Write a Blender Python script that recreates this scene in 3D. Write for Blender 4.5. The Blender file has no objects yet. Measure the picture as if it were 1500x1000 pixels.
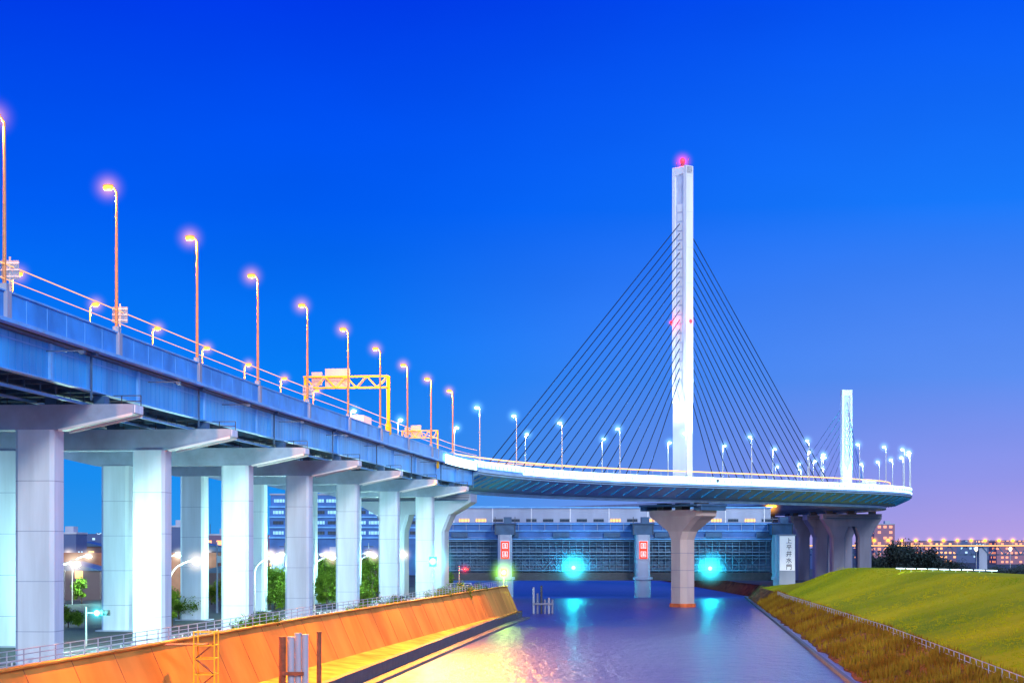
import bpy, math, random
from mathutils import Vector, Matrix
random.seed(7)
scene = bpy.context.scene
COL = scene.collection
H = 15.3            # eye height above the river
F = 2600.0          # focal length, in 1500-wide pixels
ZP = H + 17.3       # top of highway parapet
ZR = ZP - 1.8       # road level
def lin(c):
    return tuple(((v/255)/12.92 if v/255 <= .04045 else ((v/255+.055)/1.055)**2.4) for v in c)
def bx(px, d): return (px-750)/F*d       # bearing -> metres east
def hz(py, d): return H+(800-py)/F*d     # elevation angle -> metres up

# ------------------------------------------------ materials
def mat(name, col, rough=.6, var=.25, scale=1.0, metal=0, emit=None, es=0, bump=0.0, stretch=(1,1,1), col2=None, spec=.5):
    m = bpy.data.materials.new(name); m.use_nodes = True
    nt = m.node_tree; N = nt.nodes; L = nt.links
    b = N['Principled BSDF']
    b.inputs['Roughness'].default_value = rough
    b.inputs['Metallic'].default_value = metal
    b.inputs['Specular IOR Level'].default_value = spec
    tc = N.new('ShaderNodeTexCoord'); mp = N.new('ShaderNodeMapping')
    mp.inputs['Scale'].default_value = stretch
    L.new(tc.outputs['Object'], mp.inputs['Vector'])
    no = N.new('ShaderNodeTexNoise'); no.inputs['Scale'].default_value = scale
    no.inputs['Detail'].default_value = 6
    L.new(mp.outputs[0], no.inputs['Vector'])
    cr = N.new('ShaderNodeValToRGB')
    cr.color_ramp.elements[0].position = .3; cr.color_ramp.elements[1].position = .7
    a = tuple(c*(1-var) for c in col); c2 = col2 if col2 else tuple(min(1, c*(1+var)) for c in col)
    cr.color_ramp.elements[0].color = (*a, 1); cr.color_ramp.elements[1].color = (*c2, 1)
    L.new(no.outputs['Fac'], cr.inputs['Fac']); L.new(cr.outputs[0], b.inputs['Base Color'])
    if emit:
        b.inputs['Emission Color'].default_value = (*emit, 1); b.inputs['Emission Strength'].default_value = es
    if bump:
        bp = N.new('ShaderNodeBump'); bp.inputs['Strength'].default_value = bump
        L.new(no.outputs['Fac'], bp.inputs['Height']); L.new(bp.outputs[0], b.inputs['Normal'])
    return m
M = {}
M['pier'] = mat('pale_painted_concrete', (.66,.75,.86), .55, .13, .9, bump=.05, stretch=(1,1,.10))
M['cap'] = mat('shaded_cap_concrete', (.30,.38,.54), .55, .2, .5, bump=.05)  # greyer and darker than the column concrete
M['steel'] = mat('blue_girder_paint', (.03,.34,.92), .4, .35, .22, stretch=(1,1,.3))  # blue skylight is put into the girder colour
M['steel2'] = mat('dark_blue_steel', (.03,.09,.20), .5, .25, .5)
M['ledge'] = mat('pale_blue_ledge', (.14,.42,.84), .5, .18, .5)
M['parapet'] = mat('blue_parapet_panel', (.035,.30,.86), .45, .3, .3)  # panel colour carries the blue of the skylight
M['deckwhite'] = mat('pale_box_girder_paint', (.24,.44,.68), .4, .14, .3)
M['asphalt'] = mat('asphalt', (.05,.05,.055), .85, .3, 3, bump=.2)
M['pylon'] = mat('white_pylon_paint', (.76,.79,.86), .4, .09, .3, stretch=(1,1,.2))
M['recess'] = mat('pylon_recess_grey', (.54,.60,.78), .6, .12, .5)
M['cable'] = mat('black_cable_sheath', (.01,.025,.07), .6, .1, 1, spec=.1)
M['cable2'] = mat('pale_blue_cable_sheath', (.06,.14,.36), .6, .1, 1, spec=.1)
M['pole'] = mat('galvanised_pole', (.5,.5,.5), .4, .15, 2, metal=.3)
M['poleo'] = mat('weathered_bronze_pole', (.62,.26,.10), .5, .15, 2)  # orange lamp light painted into the pole colour
M['dark'] = mat('dark_metal', (.04,.045,.06), .5, .2, 1)
M['lorange'] = mat('sodium_lens_bright', (.3,.12,.02), .5, .05, 1, emit=(1,.42,.04), es=3.4, spec=.1)
M['whitel'] = mat('cool_lens', (.9,.9,.9), .3, .05, 1, emit=(.45,.85,1), es=3)
M['warml'] = mat('warm_white_lens', (.9,.9,.8), .3, .05, 1, emit=(1,.8,.42), es=5)
M['teal'] = mat('teal_lens', (.1,.8,.8), .3, .05, 1, emit=(.22,1,.95), es=3.4)
M['green'] = mat('yellow_green_lens', (.4,.8,.2), .3, .05, 1, emit=(.7,1,.25), es=3)
M['red'] = mat('red_lens', (.8,.03,.03), .3, .05, 1, emit=(1,.02,.03), es=2.4)
M['led'] = mat('led_strip', (.9,.95,1), .4, .05, 1, emit=(.60,.92,1), es=3.4)  # white emission, also for the glow added along the deck edge
M['ledwarm'] = mat('warm_light_rail', (.8,.5,.2), .4, .05, 1, emit=(1,.36,.04), es=1.5)  # orange emission for the added glow strips
M['ledpanel'] = mat('lit_frosted_rail_panel', (.5,.65,.8), .5, .3, .12, emit=(.34,.78,1), es=1.8)  # light falling on the rail is put into the panel as emission
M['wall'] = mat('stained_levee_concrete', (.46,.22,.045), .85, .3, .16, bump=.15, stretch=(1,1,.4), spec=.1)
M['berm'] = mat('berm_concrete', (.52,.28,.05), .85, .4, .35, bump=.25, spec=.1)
M['bermedge'] = mat('wet_concrete_edge', (.07,.075,.09), .6, .3, 1, bump=.3)  # darker than the berm top
M['grass'] = mat('grass', (.20,.30,.003), .95, .28, .03, bump=.25, col2=(.56,.46,.003), spec=.05)
M['grassy'] = mat('grass_blades', (.22,.31,.005), .95, .2, .04, col2=(.55,.45,.01), spec=.05)
M['dry'] = mat('dry_weeds', (.30,.085,.015), .95, .5, .10, col2=(.36,.24,.02), spec=.05)
M['dirt'] = mat('rocky_bank', (.12,.04,.015), .95, .5, .6, bump=.9, col2=(.32,.12,.03), spec=.1)
M['ground'] = mat('ground_soil', (.025,.04,.045), .95, .4, .05)
M['leaf'] = mat('foliage', (.03,.10,.012), .8, .5, .5, col2=(.20,.34,.03), spec=.1)
M['leafd'] = mat('foliage_dark', (.015,.03,.03), .9, .4, .8)
M['bark'] = mat('bark', (.08,.06,.045), .9, .3, 3)
M['white'] = mat('white_paint', (.72,.72,.76), .5, .06, 1)
M['signwhite'] = mat('lit_white_name_board', (.85,.85,.88), .5, .04, 1, emit=(.7,.75,1), es=.3)  # faint emission added so the board looks brighter
M['yellow'] = mat('gantry_yellow_paint', (.85,.50,.03), .5, .1, 1, spec=.1)
M['gatesteel'] = mat('gate_painted_steel', (.045,.13,.27), .5, .45, .2)
M['gatelat'] = mat('gate_lattice_paint', (.09,.20,.33), .5, .35, .3)
M['gateblue'] = mat('gate_blue_wall', (.035,.14,.42), .6, .3, .2)
M['lav'] = mat('lavender_concrete', (.32,.36,.48), .7, .16, .2, stretch=(1,1,.3))
M['warmconc'] = mat('warm_beige_concrete', (.46,.36,.36), .7, .16, .2, stretch=(1,1,.3))
M['pedestal'] = mat('cylinder_pier_concrete', (.16,.18,.28), .7, .25, .3, stretch=(1,1,.2))
M['winor'] = mat('lit_window_orange', (.8,.5,.2), .4, .2, .6, emit=(1,.38,.06), es=1.3)
M['wincy'] = mat('lit_window_cyan', (.3,.5,.7), .4, .2, .6, emit=(.2,.65,1), es=.6)
M['brown'] = mat('brown_cladding', (.20,.07,.05), .8, .25, .5)
M['rust'] = mat('rusty_steel', (.20,.06,.03), .8, .4, 1.5, bump=.3)
M['redpanel'] = mat('red_sign_panel', (.8,.03,.01), .5, .05, 1, emit=(1,.04,.01), es=.9)
M['whitepanel'] = mat('white_sign_marks', (.85,.75,.75), .5, .03, 1, emit=(1,.8,.75), es=.7)
M['black'] = mat('black_letters', (.02,.02,.03), .5, .05, 1)
M['glass'] = mat('dark_glass', (.03,.05,.08), .1, .1, 1)
M['orangefoot'] = mat('orange_fender', (.6,.12,.03), .7, .3, 1)

def halo_mat(name, col, k):
    # lamp glow painted as an emission-only halo volume, brightest at the centre
    m = bpy.data.materials.new(name); m.use_nodes = True
    nt = m.node_tree; N = nt.nodes; L = nt.links; N.clear()
    o = N.new('ShaderNodeOutputMaterial'); e = N.new('ShaderNodeEmission'); e.inputs['Color'].default_value = (*col, 1)
    tc = N.new('ShaderNodeTexCoord'); ln = N.new('ShaderNodeVectorMath'); ln.operation = 'LENGTH'; L.new(tc.outputs['Object'], ln.inputs[0])
    mr = N.new('ShaderNodeMapRange'); mr.inputs[1].default_value = 0; mr.inputs[2].default_value = 1; mr.inputs[3].default_value = 1; mr.inputs[4].default_value = 0
    L.new(ln.outputs['Value'], mr.inputs[0])
    p = N.new('ShaderNodeMath'); p.operation = 'POWER'; p.inputs[1].default_value = 4.2; L.new(mr.outputs[0], p.inputs[0])
    q = N.new('ShaderNodeMath'); q.operation = 'MULTIPLY'; q.inputs[1].default_value = k; L.new(p.outputs[0], q.inputs[0])
    L.new(q.outputs[0], e.inputs['Strength']); L.new(e.outputs[0], o.inputs['Volume'])
    return m
M['hz_orange'] = halo_mat('orange_lit_haze', (1,.38,.0), 1.4)
M['hz_teal'] = halo_mat('teal_lit_haze', (.05,.9,1), 1.5)
M['hz_green'] = halo_mat('green_lit_haze', (.4,1,.1), 2.0)
M['hz_warm'] = halo_mat('warm_lit_haze', (1,.8,.6), 1.8)
M['hz_red'] = halo_mat('red_lit_haze', (1,.03,.15), 1.2)
M['hz_cool'] = halo_mat('cool_lit_haze', (.3,.75,1), 1.0)

def window_mat(name, base, wc, thr, cell=3.2, es=1.6):
    m = bpy.data.materials.new(name); m.use_nodes = True
    nt = m.node_tree; N = nt.nodes; L = nt.links; b = N['Principled BSDF']
    b.inputs['Base Color'].default_value = (*base, 1); b.inputs['Roughness'].default_value = .7
    tc = N.new('ShaderNodeTexCoord'); sp = N.new('ShaderNodeSeparateXYZ'); L.new(tc.outputs['Object'], sp.inputs[0])
    def mt(op, a, c=None):
        n = N.new('ShaderNodeMath'); n.operation = op
        for i, v in enumerate((a, c)):
            if v is None: continue
            if isinstance(v, (int, float)): n.inputs[i].default_value = v
            else: L.new(v, n.inputs[i])
        return n.outputs[0]
    oi = N.new('ShaderNodeObjectInfo')
    u = mt('DIVIDE', mt('ADD', sp.outputs[0], sp.outputs[1]), cell)
    v = mt('DIVIDE', sp.outputs[2], 3.1)
    fu, fv = mt('FRACT', u), mt('FRACT', v)
    ok = mt('MULTIPLY', mt('MULTIPLY', mt('GREATER_THAN', fu, .25), mt('LESS_THAN', fu, .8)),
            mt('MULTIPLY', mt('GREATER_THAN', fv, .3), mt('LESS_THAN', fv, .75)))
    cx = N.new('ShaderNodeCombineXYZ'); L.new(mt('FLOOR', u), cx.inputs[0]); L.new(mt('FLOOR', v), cx.inputs[1]); L.new(mt('MULTIPLY', oi.outputs['Random'], 91.0), cx.inputs[2])
    wn = N.new('ShaderNodeTexWhiteNoise'); L.new(cx.outputs[0], wn.inputs['Vector'])
    lit = mt('MULTIPLY', ok, mt('GREATER_THAN', wn.outputs['Value'], thr))
    b.inputs['Emission Color'].default_value = (*wc, 1)
    L.new(mt('MULTIPLY', lit, es), b.inputs['Emission Strength'])
    return m
M['cityw'] = window_mat('city_block_warm_windows', (.14,.10,.20), (1,.36,.06), .5, es=2.2)
M['cityc'] = window_mat('city_block_cool_windows', (.06,.10,.24), (.5,.8,1), .72, es=1.2)
M['citypink'] = window_mat('city_block_pink_windows', (.28,.13,.2), (1,.30,.08), .45, es=1.5)
M['house'] = window_mat('house_windows', (.09,.06,.08), (1,.5,.12), .62, 2.6, 2.2)

# ------------------------------------------------ mesh builder
class MB:
    def __init__(s): s.v=[]; s.f=[]; s.m=[]; s.mats=[]
    def mi(s, m):
        if m not in s.mats: s.mats.append(m)
        return s.mats.index(m)
    def add(s, vs, fs, m):
        o=len(s.v); s.v += [tuple(v) for v in vs]; k=s.mi(m)
        for f in fs: s.f.append(tuple(i+o for i in f)); s.m.append(k)
        return s
    def box(s, c, d, m, ax=None, ay=None):
        ax = Vector(ax).normalized() if ax is not None else Vector((1,0,0))
        ay = Vector(ay).normalized() if ay is not None else Vector((-ax.y, ax.x, 0)).normalized()
        az = ax.cross(ay); c=Vector(c)
        vs=[c+ax*(d[0]/2*i)+ay*(d[1]/2*j)+az*(d[2]/2*k) for i in(-1,1) for j in(-1,1) for k in(-1,1)]
        return s.add(vs, [(0,1,3,2),(4,6,7,5),(0,4,5,1),(2,3,7,6),(0,2,6,4),(1,5,7,3)], m)
    def beam(s, a, b, w, h, m):
        a=Vector(a); b=Vector(b); ax=(b-a).normalized()
        up=Vector((0,0,1)) if abs(ax.z)<.95 else Vector((0,1,0))
        ay=up.cross(ax).normalized()
        return s.box((a+b)/2, ((b-a).length, w, h), m, ax, ay)
    def cyl(s, a, b, r0, r1, m, n=10):
        a=Vector(a); b=Vector(b); ax=(b-a).normalized()
        up=Vector((0,0,1)) if abs(ax.z)<.95 else Vector((1,0,0))
        u=ax.cross(up).normalized(); w=ax.cross(u)
        vs=[]
        for p,r in((a,r0),(b,r1)):
            for i in range(n):
                t=2*math.pi*i/n; vs.append(p+u*(r*math.cos(t))+w*(r*math.sin(t)))
        fs=[(i,(i+1)%n,n+(i+1)%n,n+i) for i in range(n)]+[tuple(range(n))[::-1],tuple(range(n,2*n))]
        return s.add(vs, fs, m)
    def ell(s, c, r, m, n=12, k=8):
        vs=[]; fs=[]
        for j in range(k+1):
            p=math.pi*j/k
            for i in range(n):
                t=2*math.pi*i/n
                vs.append((c[0]+r[0]*math.sin(p)*math.cos(t), c[1]+r[1]*math.sin(p)*math.sin(t), c[2]+r[2]*math.cos(p)))
        for j in range(k):
            for i in range(n): fs.append((j*n+i,(j+1)*n+i,(j+1)*n+(i+1)%n,j*n+(i+1)%n))
        return s.add(vs, fs, m)
    def loft(s, rings, m):
        n=len(rings[0]); vs=[v for r in rings for v in r]; fs=[]
        for j in range(len(rings)-1):
            for i in range(n): fs.append((j*n+i, j*n+(i+1)%n, (j+1)*n+(i+1)%n, (j+1)*n+i))
        fs += [tuple(range(n))[::-1], tuple(range((len(rings)-1)*n, len(rings)*n))]
        return s.add(vs, fs, m)
    def mesh(s, name):
        me=bpy.data.meshes.new(name); me.from_pydata(s.v,[],s.f)
        for m in s.mats: me.materials.append(M[m] if isinstance(m,str) else m)
        me.polygons.foreach_set('material_index', s.m); me.update(); return me
def mkobj(name, mb, parent=None, loc=(0,0,0), rz=0):
    o=bpy.data.objects.new(name, mb.mesh(name) if isinstance(mb, MB) else mb)
    o.location=loc; o.rotation_euler=(0,0,rz); COL.objects.link(o)
    if parent: o.parent=parent
    return o
HALO={}
def halo(parent, loc, r, key):
    if key not in HALO: HALO[key]=MB().ell((0,0,0),(1,1,1),key,16,10).mesh('lit_haze')
    o=mkobj('lit_haze',HALO[key],parent,loc); o.scale=(r,r,r); return o
def tag(o, label, cat, group=None, kind=None):
    o['label']=label; o['category']=cat
    if group: o['group']=group
    if kind: o['kind']=kind
    return o
def thing(name, label, cat, group=None, loc=(0,0,0), rz=0):
    o=bpy.data.objects.new(name, None); o.location=loc; o.rotation_euler=(0,0,rz); COL.objects.link(o)
    o.empty_display_size=.5
    return tag(o, label, cat, group)
def light(parent, loc, energy, color, rad=.3, typ='POINT', name='bulb_light'):
    l=bpy.data.lights.new(name, typ); l.energy=energy; l.color=color
    l.shadow_soft_size=rad
    o=bpy.data.objects.new(name, l); o.location=loc; COL.objects.link(o)
    if parent: o.parent=parent
    return o
def clone(root, loc, rz):
    n=root.copy(); n.location=loc; n.rotation_euler=(0,0,rz); COL.objects.link(n)
    for c in list(root.children):
        k=c.copy(); k.parent=n; COL.objects.link(k)
    return n

# ------------------------------------------------ highway alignment (river-side edge)
CT=[(-43.5,30),(-40.5,60),(-37.3,90),(-34.2,120),(-31.8,144),(-29.4,168),(-27,192),(-24.3,216),(-21.5,240),(-18.9,264),(-16.2,288),(-13.4,312),
(-10.5,334),(-6.9,352),(-1.4,370),(6.0,388),(16,405),(30.4,422),(47.5,437),(65,452),(82.5,469),(98.5,486),(111.5,505),(118.5,527),
(121.5,552),(120,585),(112,620),(97,657),(75,700),(45,750),(10,800),(-25,850)]
PT=[]
for i in range(1,len(CT)-2):
    p0,p1,p2,p3=[Vector(c) for c in CT[i-1:i+3]]
    for k in range(24):
        t=k/24
        PT.append(.5*((2*p1)+(-p0+p2)*t+(2*p0-5*p1+4*p2-p3)*t*t+(-p0+3*p1-3*p2+p3)*t**3))
CS=[0]
for a,b in zip(PT,PT[1:]): CS.append(CS[-1]+(b-a).length)
def at(s):
    s=max(0,min(CS[-1]-.01,s)); lo,hi=0,len(CS)-1
    while hi-lo>1:
        m=(lo+hi)//2
        if CS[m]<=s: lo=m
        else: hi=m
    p=PT[lo].lerp(PT[hi],(s-CS[lo])/(CS[hi]-CS[lo]))
    a=PT[max(0,lo-8)]; b=PT[min(len(PT)-1,hi+8)]
    return p,(b-a).normalized()
def off(s,d,z=0):
    p,t=at(s); return Vector((p.x-t.y*d, p.y+t.x*d, z))
def find(fn, lo, hi):
    best=min((abs(fn(lo+(hi-lo)*i/2000)), lo+(hi-lo)*i/2000) for i in range(2001)); return best[1]
def s_y(y,d=0): return find(lambda s: off(s,d).y-y, 0, 420)
def s_px(px,d,lo,hi): return find(lambda s: off(s,d).x/off(s,d).y*F+750-px, lo, hi)
S_END=s_y(352)
S0=s_y(120)
S_P1=s_px(1000,13,S_END,S_END+160)
p1=off(S_P1,13); T1=at(S_P1)[1]
S_TIP=find(lambda s: off(s,0).y-540, 300, 700)
S_P2=find(lambda s: off(s,13).y-574, S_TIP-20, 800)
p2=off(S_P2,13); T2=at(S_P2)[1]
S_LAST=CS[-1]-5
def sweep(mb, prof, s0, s1, step, m, closed=True):
    n=max(1,int((s1-s0)/step)); k=len(prof); vs=[]; fs=[]
    for i in range(n+1):
        s=s0+(s1-s0)*i/n
        for d,z in prof: vs.append(off(s,d,z))
    for i in range(n):
        for j in range(k if closed else k-1):
            fs.append((i*k+j,(i+1)*k+j,(i+1)*k+(j+1)%k,i*k+(j+1)%k))
    if closed: fs += [tuple(range(k)), tuple(range(n*k,(n+1)*k))[::-1]]
    return mb.add(vs,fs,m)
def rect(d0,d1,z0,z1): return [(d0,z0),(d1,z0),(d1,z1),(d0,z1)]

# ------------------------------------------------ elevated highway
hw=thing('elevated_highway','blue steel girder elevated highway on white piers beside the river','highway bridge')
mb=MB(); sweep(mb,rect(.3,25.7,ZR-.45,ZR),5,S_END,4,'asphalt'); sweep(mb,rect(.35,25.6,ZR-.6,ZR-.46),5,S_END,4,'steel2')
sweep(mb,rect(12.6,13.4,ZR+.01,ZR+.9),5,S_END,4,'lav')
mkobj('road_deck',mb,hw)
LSP=23.6
for side in (0,25.7):
    mb=MB(); sweep(mb,rect(side,side+.3,ZR-.1,ZP-.12),5,S_END,3,'parapet')
    sweep(mb,rect(side-.12,side+.42,ZP-.12,ZP),5,S_END,3,'ledge')
    sweep(mb,rect(side-.35 if side==0 else side,side+.28 if side==0 else side+.65,ZR-.38,ZR-.11),5,S_END,3,'ledge')
    if side==0:
        s=8
        while s<S_END:
            t=at(s)[1]; mb.box(off(s,-.015,(ZR+ZP)/2-.1),(.06,.03,1.6),'ledge',(t.x,t.y,0)); s+=4.0
        s=S0
        while s<S_END:
            t=at(s)[1]; mb.box(off(s,-.12,(ZR+ZP)/2-.2),(.8,.3,2.0),'lav',(t.x,t.y,0)); s+=LSP
        s=S0-12
        while s<S_END:   # drain pipes on brackets below the ledge
            t=at(s)[1]; a=off(s,.45,ZR-.5); mb.beam(a,a+Vector((0,0,-3.6)),.16,.16,'steel2'); mb.box(off(s,.2,ZR-.55),(.6,.5,.3),'steel2',(t.x,t.y,0)); s+=30.5
    mkobj('parapet',mb,hw)
mb=MB(); d=.75
sweep(mb,rect(d,d+.08,ZR-3.3,ZR-.62),5,S_END,3,'steel')
sweep(mb,rect(d-.28,d+.35,ZR-3.38,ZR-3.3),5,S_END,3,'ledge')
sweep(mb,rect(d-.06,d,ZR-1.15,ZR-1.08),5,S_END,3,'ledge')
s=8; i=0
while s<S_END:
    t=at(s)[1]
    if i%16==0: mb.box(off(s,.64,ZR-1.96),(.45,.2,2.6),'ledge',(t.x,t.y,0))
    else: mb.box(off(s,.73,ZR-1.96),(.05,.03,2.6),'steel',(t.x,t.y,0))
    s+=1.3; i+=1
mkobj('fascia_girder',mb,hw)
for d in (5,9.4,13.8,18,22,25.2):
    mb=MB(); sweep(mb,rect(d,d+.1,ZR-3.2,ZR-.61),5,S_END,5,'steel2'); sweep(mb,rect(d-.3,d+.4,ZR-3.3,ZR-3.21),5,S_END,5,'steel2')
    mkobj('inner_girder',mb,hw)
mb=MB(); s=8
while s<S_END:
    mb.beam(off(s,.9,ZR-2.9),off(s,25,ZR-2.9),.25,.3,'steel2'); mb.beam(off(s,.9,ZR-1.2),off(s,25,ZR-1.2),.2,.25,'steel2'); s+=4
mkobj('cross_frame',mb,hw)
mb=MB(); 
sweep(mb,rect(1.9,2.1,ZR-4.25,ZR-4.05),5,S_END,4,'ledge'); sweep(mb,rect(2.9,3.05,ZR-4.0,ZR-3.85),5,S_END,4,'steel2')
sweep(mb,rect(6.9,7.1,ZR-3.9,ZR-3.7),5,S_END,4,'ledge'); sweep(mb,rect(11.3,11.5,ZR-3.9,ZR-3.7),5,S_END,4,'lav')
s=8
while s<S_END:
    mb.beam(off(s,2,ZR-4.2),off(s,2,ZR-3.3),.08,.08,'steel2'); mb.beam(off(s,2,ZR-4.2),off(s,3,ZR-3.9),.08,.08,'steel2'); s+=3.2
mkobj('service_pipe',mb,hw)
mb=MB()
sweep(mb,rect(.02,.07,ZP+1.75,ZP+1.81),20,S_END,4,'ledwarm'); sweep(mb,rect(.02,.06,ZP+.75,ZP+.79),20,S_END,4,'ledwarm')
mkobj('light_cable',mb,hw)  # thin glowing lines added in place of truck light trails

# piers
ZC=ZR-4.2
def chamfer(cx,cy,w,d,c,z):
    x0,x1,y0,y1=cx-w/2,cx+w/2,cy-d/2,cy+d/2
    return [(x0+c,y0,z),(x1-c,y0,z),(x1,y0+c,z),(x1,y1-c,z),(x1-c,y1,z),(x0+c,y1,z),(x0,y1-c,z),(x0,y0+c,z)]
GZ=5.5
def pier_at(s):
    p,t=at(s); return (p.x,p.y,GZ), math.atan2(t.x,-t.y)  # local +x = inward
pier=thing('viaduct_pier','white twin column pier with cantilevered cap holding up the elevated highway','bridge pier','twin column piers under the highway')
cap=MB(); zt=ZC-GZ
prof=[(-2.1,zt-.75),(4.0,zt-2.0),(22.5,zt-2.0),(28,zt-.75),(28,zt),(-2.1,zt)]
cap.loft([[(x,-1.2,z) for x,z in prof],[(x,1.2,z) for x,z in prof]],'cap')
for x in (0,4,9,13.8,18,22,26): cap.box((x+.9,0,zt+.35),(.9,1.2,.7),'steel2')
cap.box((-2.16,0,zt-.38),(.1,2.1,.62),'pier')
for sy in(-1,1): cap.beam((-2.05,sy*1.24,zt-.81),(4.0,sy*1.24,zt-2.06),.14,.2,'white')
cap.box((13,-1.23,zt-.08),(29.6,.06,.16),'lav')
yy=-1.75
for zz_ in(.9,.45,-.35): cap.beam((-1.8,yy,zt+zz_),(27,yy,zt+zz_),.07,.07,'dark')
for k in range(19): cap.beam((-1.8+k*1.6,yy,zt-.4),(-1.8+k*1.6,yy,zt+.9),.07,.07,'dark')
cap.box((12.6,-1.52,zt-.42),(28.8,.5,.06),'steel2')
mkobj('pier_cap',cap,pier)
for x in (6.0,20.2):
    c=MB(); c.loft([chamfer(x,0,3.2,2.7,.3,-2.0),chamfer(x,0,3.2,2.7,.3,zt-2.0)],'pier')
    c.loft([chamfer(x,0,4.4,3.8,.3,-2.5),chamfer(x,0,4.4,3.8,.3,.15)],'lav')
    c.cyl((x+1.0,-1.4,0),(x+1.0,-1.4,zt-2.1),.06,.06,'lav',8)
    z=3.0
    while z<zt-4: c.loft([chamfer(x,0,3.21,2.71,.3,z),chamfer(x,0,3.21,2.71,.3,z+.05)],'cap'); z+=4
    mkobj('column',c,pier)
PY=[142,172,204,234,266,300,334]
for i,y in enumerate(PY):
    l,r=pier_at(s_y(y))
    if i==0: pier.location=l; pier.rotation_euler=(0,0,r)
    else: clone(pier,l,r)
# ------------------------------------------------ cable-stayed bridge
cb=thing('cable_stayed_bridge','curved cable stayed bridge with tall white pylon over the river','cable-stayed bridge')
mb=MB()
ZB=ZR-.5
sweep(mb,[(-.2,ZB-.6),(4.5,ZB-2.6),(8,ZB-3.3),(18,ZB-3.3),(21.5,ZB-2.6),(26.2,ZB-.6),(26.2,ZB+.3),(-.2,ZB+.3)],S_END+.2,S_LAST,4,'deckwhite')
sweep(mb,rect(.3,25.7,ZR-.19,ZR),S_END+.2,S_LAST,4,'asphalt')
s=S_END+3
while s<S_LAST:
    mb.beam(off(s,.3,ZB-.9),off(s,4.4,ZB-2.75),.25,.35,'steel'); s+=4.5
sweep(mb,rect(7.2,8.4,ZB-4.0,ZB-3.31),S_END+.2,S_LAST,5,'deckwhite'); 
sweep(mb,rect(-.32,-.2,ZB-.35,ZB-.2),S_END+.2,S_LAST,4,'dark')
mkobj('box_girder_deck',mb,cb)
mb=MB(); SL=S_END
sweep(mb,rect(-.15,.1,ZR-.18,ZR+.25),SL,S_LAST,4,'ledge')
sweep(mb,rect(-.02,.03,ZR+.25,ZR+1.1),SL,S_LAST,4,'ledpanel')
s=SL
while s<S_LAST: mb.beam(off(s,-.08,ZR+.2),off(s,-.08,ZR+1.2),.08,.08,'ledge'); s+=2.5
mkobj('lit_parapet',mb,cb)  # panels emit the light that would fall on the rail
mb=MB(); sweep(mb,rect(-.25,-.05,ZR+1.1,ZR+1.5),S_END-2,S_P2,4,'led')
sweep(mb,rect(-.46,-.36,ZR-.45,ZR+1.2),S_END-32,S_END-2,4,'led')
sweep(mb,rect(-.28,-.205,ZR-.15,ZR+.2),s_px(765,0,S_END,S_P1),S_P2,4,'led'); mkobj('led_light_strip',mb,cb)  # emissive strips added to imitate the bright glow along the deck edge
mb=MB(); sweep(mb,rect(5.9,6.02,ZR+3.0,ZR+3.28),S_END-60,S_TIP,4,'ledwarm'); sweep(mb,rect(24.9,25.0,ZR+4.2,ZR+4.36),S_END-20,S_P1+40,4,'ledwarm')
s=S_END-58
while s<S_TIP: mb.beam(off(s,6.1,ZR+.0),off(s,6.1,ZR+3.1),.08,.08,'pole'); s+=8
s=S_END-18
while s<S_P1+40: mb.beam(off(s,25.1,ZR+.1),off(s,25.1,ZR+4.3),.08,.08,'pole'); s+=8
mkobj('warm_light_rail',mb,cb)  # glowing strips on posts, added in place of traffic light trails
mb=MB(); sweep(mb,rect(25.7,25.9,ZR,ZR+1.2),SL,S_LAST,4,'lav'); mkobj('parapet',mb,cb)
mb=MB(); sweep(mb,rect(12.2,13.8,ZR,ZR+.5),SL,S_LAST,4,'lav'); mkobj('median_barrier',mb,cb)

def build_pylon(p,T,ztop,zrec,a,b,zbase,name):
    t=Vector((T.x,T.y,0)); n=Vector((T.y,-T.x,0)); c=Vector((p.x,p.y,0))
    mb=MB()
    def rc(z,aa,bb,ch=.25):
        L=[(-aa/2+ch,-bb/2),(aa/2-ch,-bb/2),(aa/2,-bb/2+ch),(aa/2,bb/2-ch),(aa/2-ch,bb/2),(-aa/2+ch,bb/2),(-aa/2,bb/2-ch),(-aa/2,-bb/2+ch)]
        return [c+t*u+n*v+Vector((0,0,z)) for u,v in L]
    mb.loft([rc(zbase,a,b),rc(zrec,a,b)],'pylon')
    fw=b*.2
    mb.box(c+Vector((0,0,(zrec+ztop-2)/2)),(a-.7,b-2*fw,ztop-2-zrec),'recess',t)
    for k in(-1,1):
        mb.box(c+n*(k*(b/2-fw/2))+Vector((0,0,(zrec+ztop)/2)),(a,fw-.01,ztop-zrec),'pylon',t)
    for k in(-1,1):
        for q in(-1,1):
            x=q*(a/2-.22); w=b/2-fw
            vs=[c+t*(x+.2*dx)+n*(k*v)+Vector((0,0,z)) for dx in(-1,1) for v,z in((w,zrec),(w,zrec+4.5*b/5.2),(0,zrec))]
            mb.add(vs,[(0,1,2),(3,5,4),(0,3,4,1),(1,4,5,2),(2,5,3,0)],'pylon')
    z=zrec+7; zt_=min(ztop-2.4, zbase+82 if ztop>90 else ztop-3)
    while z<zt_-6:
        for q in(-1,1): mb.box(c+t*(q*(a/2-.25))+Vector((0,0,z)),(.25,(b-2*fw)*.5,1.9),'pylon',t)
        z+=2.35
    mb.loft([rc(ztop-2,a-.01,b-.01),rc(ztop-.2,a-.01,b-.01),rc(ztop,a*.8,b*.9)],'pylon')
    for k in(-1,1):
        z=zbase+6
        while z<ztop: mb.box(c+n*(k*b/2)+Vector((0,0,z)),(a*.8,.05,.05),'recess',t); z+=9
    return mkobj(name,mb,cb),c,t,n
ZT1=hz(245,p1.y); ZT2=hz(571,p2.y)
PA,PBW=2.5,5.0
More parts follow.
